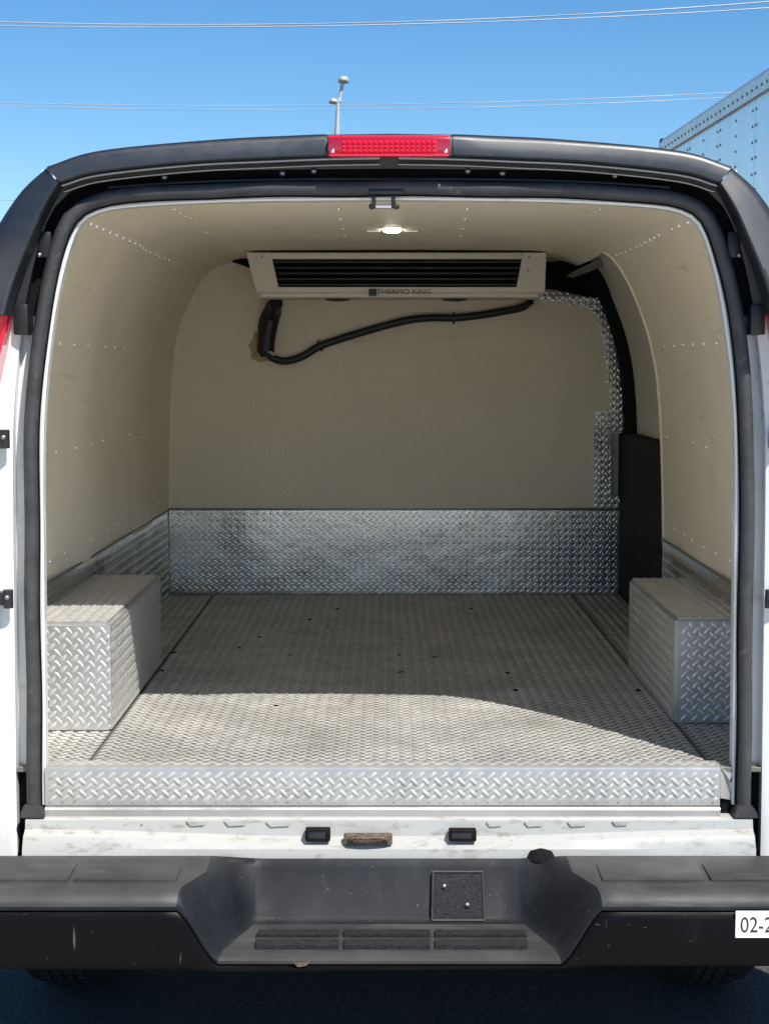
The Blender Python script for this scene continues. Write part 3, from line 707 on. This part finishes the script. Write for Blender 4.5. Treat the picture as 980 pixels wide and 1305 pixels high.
for k in range(5):
    f = (k + .55) / 5.0; a = g0.lerp(g3, f); b = g1.lerp(g2, f)
    prism('grille_slat', [a + Vector((.002, .004, .0025)), a + Vector((.002, .022, .009)), a + Vector((.002, .022, .006)), a + Vector((.002, .004, -.0025))], (b.x - a.x - .004, 0, 0), 'black', un)
for x0, x1 in ((313, 347), (665, 697)):
    a = uf(x0 + 2, 322, UY - .003); b = uf(x1 - 1, 372, UY - .003)
    q = [uf(x0 + 1, 322, UY - .0035), uf(x1 - 1, 322, UY - .0035), uf(x1 + (7 if x0 < 400 else -3), 372, UY - .0035), uf(x0 + (14 if x0 < 400 else -6), 372, UY - .0035)]
    prism('end_cap', q, (0, .0032, 0), 'unit', un, .0012)
bolts('cap_screw', [uf(334, 327, UY - .004), uf(674, 327, UY - .004), uf(673, 345, UY - .004)], (0, -1, 0), .004, .002, 'steel', un)
box('trim_bar', g0.x, g1.x, UY - .0025, UY + .01, uf(0, 329).z, uf(0, 322).z, 'unit', un, .002)
t0 = uf(483, 373.5); t1 = uf(548, 371)
lg = text('logo_lettering', 'THERMO KING', (uf(515, 372).x, UY - .0015, uf(515, 372).z), (math.pi / 2, 0, 0), .0245, 'ink', un, .0006, 1.16)
a = uf(470, 368, UY - .001); b = uf(480, 377, UY - .001)
bm = bmesh.new(); a_box(bm, a.x, b.x, UY - .0016, UY + .001, b.z, a.z); finish(bm, 'logo_badge', 'ink', un)
for px in (430, 580):
    q = uf(px, 388, UY + .06); bm = bmesh.new(); a_dome(bm, (q.x, UY + .10, 1.9055), (0, 0, -1), .05, .012, 16); finish(bm, 'vent_cap', 'black', un, 50)
    
# drain hose
hs_ = thing('drain_hose', 'black hose running from the cooling unit across the cream bulkhead', 'hose', bk(345, 455, YB - .03))
hp = [bk(x, y, YB - .024) for x, y in ((343, 452), (352, 458), (366, 460), (386, 454), (408, 441), (440, 430), (480, 418), (520, 408), (550, 405), (580, 405), (610, 402), (640, 397), (657, 394))] + [at(668, 390.5, 'y', YB - .05), at(676, 384, 'y', YB - .08)]
tube('hose_line', smooth_path(hp, 6), .0145, 'hose', hs_, 12)
sp = [at(352, 386, 'y', 2.50), bk(347, 400, YB - .05), bk(341, 425, YB - .04), bk(339, 444, YB - .04), bk(341, 451, YB - .035)]
tube('hose_sleeve', smooth_path(sp, 5), [.026] * 4 + [.034] * 13 + [.030] * 4, 'hose', hs_, 12)
tube('hose_sleeve', smooth_path([at(346, 388, 'y', 2.55), bk(336, 410, YB - .03), bk(334, 440, YB - .03)], 6), .018, 'hose', hs_, 10)
for i, (x, y) in enumerate(((408, 440.5), (578, 405.5))):
    c = bk(x, y, YB - .024); d = Vector((.9, 0, .38 if i == 0 else .02)).normalized() * .004
    tube('hose_clip', [c - d, c + d], .022, 'black', hs_, 12)
tube('hose_tie', [bk(341, 447, YB - .065), bk(350, 452, YB - .05)], .006, 'grey', hs_, 8)
# second short pipe at the left of the unit
tube('pipe_stub', smooth_path([at(297, 329, 'y', 2.62), at(304, 331, 'y', 2.55), at(318, 336, 'y', 2.5)], 5), .016, 'matte', van, 8)

# ------------------------------------------------------------------ trailer parked beyond, street lamp, wires
def trailer():
    A = Vector((2.91, 13.28, 0)); B = Vector((3.054, 9.336, 0)); d = (B - A).normalized(); n = Vector((-d.y, d.x, 0))
    if n.x < 0: n = -n
    Lg, Wd, z0, z1 = 13.0, 2.55, 1.15, 4.0
    t = thing('semi_trailer', 'tall white box trailer with riveted side panels and bright top rail', 'trailer', A + n * Wd / 2 + d * Lg / 2)
    P = lambda s, o, z: A + d * s + n * o + Vector((0, 0, z))
    prism('box_core', [P(.02, .02, z0), P(Lg, .02, z0), P(Lg, Wd - .02, z0), P(.02, Wd - .02, z0)], (0, 0, z1 - z0 - .02), 'tsheet', t)
    np_ = 11; wp = Lg / np_
    for k in range(np_):
        s0, s1 = k * wp + .004, (k + 1) * wp - .004
        pn = prism('side_panel', [P(s0, 0, z0 + .1), P(s1, 0, z0 + .1), P(s1, 0, z1 - .14), P(s0, 0, z1 - .14)], n * .018, 'tsheet', t)
        bm = bmesh.new()
        for m in range(3):
            s = s0 + .04 + m * (wp - .088) / 2 * .98
            for i in range(20): a_dome(bm, P(s, -.001, z1 - .24 - i * .13), -n, .013, .008, 6)
        finish(bm, 'panel_rivets', 'steel', pn, 0, 'stuff')
    prism('top_rail', [P(-.02, -.03, z1 - .15), P(-.02, .0, z1 - .15), P(-.02, .06, z1 + .02), P(-.02, -.01, z1 + .02), P(-.02, -.035, z1 - .02)], d * (Lg + .02), 'trail', t)
    bm = bmesh.new()
    for i in range(86): a_dome(bm, P(.1 + i * .15, -.034, z1 - .09), -n, .014, .008, 6)
    finish(bm, 'rail_rivets', 'steel', t, 0, 'stuff')
    prism('corner_cap', [P(-.05, -.035, z1 - .12), P(-.05, .06, z1 - .12), P(-.05, .06, z1 + .03), P(-.05, -.035, z1 + .03)], d * .06, 'black', t, .01)
    prism('bottom_rail', [P(0, -.02, z0), P(Lg, -.02, z0), P(Lg, Wd + .02, z0), P(0, Wd + .02, z0)], (0, 0, .1), 'trail', t)
    for s in (Lg - 1.2, Lg - 2.5):
        for o in (.05, Wd - .30):
            bm = bmesh.new(); a_tube(bm, [P(s, o, .5), P(s, o + .25, .5)], .5, 32); w_ = finish(bm, 'wheel', 'tyre', t)
            bm = bmesh.new(); a_tube(bm, [P(s, o - .01, .5), P(s, o + .26, .5)], .28, 24); finish(bm, 'rim', 'steel', w_)
    for o in (.5, Wd - .5): tube('landing_leg', [P(2.2, o, 0), P(2.2, o, z0)], .07, 'steel', t)
    prism('chassis_beam', [P(.5, .8, z0 - .35), P(Lg - .3, .8, z0 - .35), P(Lg - .3, 1.75, z0 - .35), P(.5, 1.75, z0 - .35)], (0, 0, .34), 'matte', t)
trailer()

sl_ = thing('street_lamp', 'tall slim street lamp with two lamp heads far behind the van', 'street lamp', (at(428, 165, 'y', 52).x - .25, 52, 0))
top = at(437, 104, 'y', 52); low = at(430, 165, 'y', 52); base = Vector((low.x - .25, 52, 0))
tube('pole', smooth_path([base, low, at(433, 130, 'y', 52), top], 6), [.10] * 7 + [.07] * 6 + [.06] * 6, 'galv', sl_, 10)
for px, py, s in ((438, 103, 1.0), (425, 130, .8)):
    c = at(px, py, 'y', 52); bm = bmesh.new()
    bmesh.ops.create_icosphere(bm, subdivisions=2, radius=1)
    for v in bm.verts: v.co = Vector((c.x + v.co.x * .21 * s, c.y + v.co.y * .3 * s, c.z + max(v.co.z, -.35) * .17 * s))
    finish(bm, 'lamp_head', 'galv', sl_, 50)
tube('arm', [at(432, 133, 'y', 52), at(425, 131, 'y', 52)], .05, 'galv', sl_, 8)

def wire(name, label, px3, Y, r, group):
    P = [at(x, y, 'y', Y) for x, y in px3]
    xs = [p.x for p in P]; zs = [p.z for p in P]
    def zf(x):   # parabola through three sight points
        o = 0
        for i in range(3):
            q = zs[i]
            for j in range(3):
                if j != i: q *= (x - xs[j]) / (xs[i] - xs[j])
            o += q
        return o
    span = Y * .62
    path = [(-span + 2 * span * i / 48, Y, zf(-span + 2 * span * i / 48)) for i in range(49)]
    bm = bmesh.new(); a_tube(bm, path, r, 6); o = finish(bm, name, 'wire', None, 60)
    o['label'] = label; o['category'] = 'wire'; o['group'] = group
G = 'overhead wires behind the van'
wire('overhead_wire', 'topmost overhead wire crossing the sky above the street lamp', ((0, 28), (350, 31), (980, 2)), 30, .013, G)
wire('overhead_wire', 'overhead wire just under the topmost one, above the street lamp', ((0, 33), (350, 34), (980, 10)), 30, .011, G)
wire('overhead_wire', 'upper wire of the middle pair, level with the lamp heads', ((0, 131), (490, 133), (980, 115)), 46, .011, G)
wire('overhead_wire', 'lower wire of the middle pair, below the top lamp head', ((0, 135), (490, 139), (980, 121)), 46, .011, G)
wire('overhead_wire', 'low wire in the sky above the left black pillar trim', ((0, 255), (40, 255), (400, 258)), 60, .016, G)
wire('overhead_wire', 'lowest wire beside the left black pillar trim', ((0, 283), (20, 283), (400, 285)), 60, .02, G)
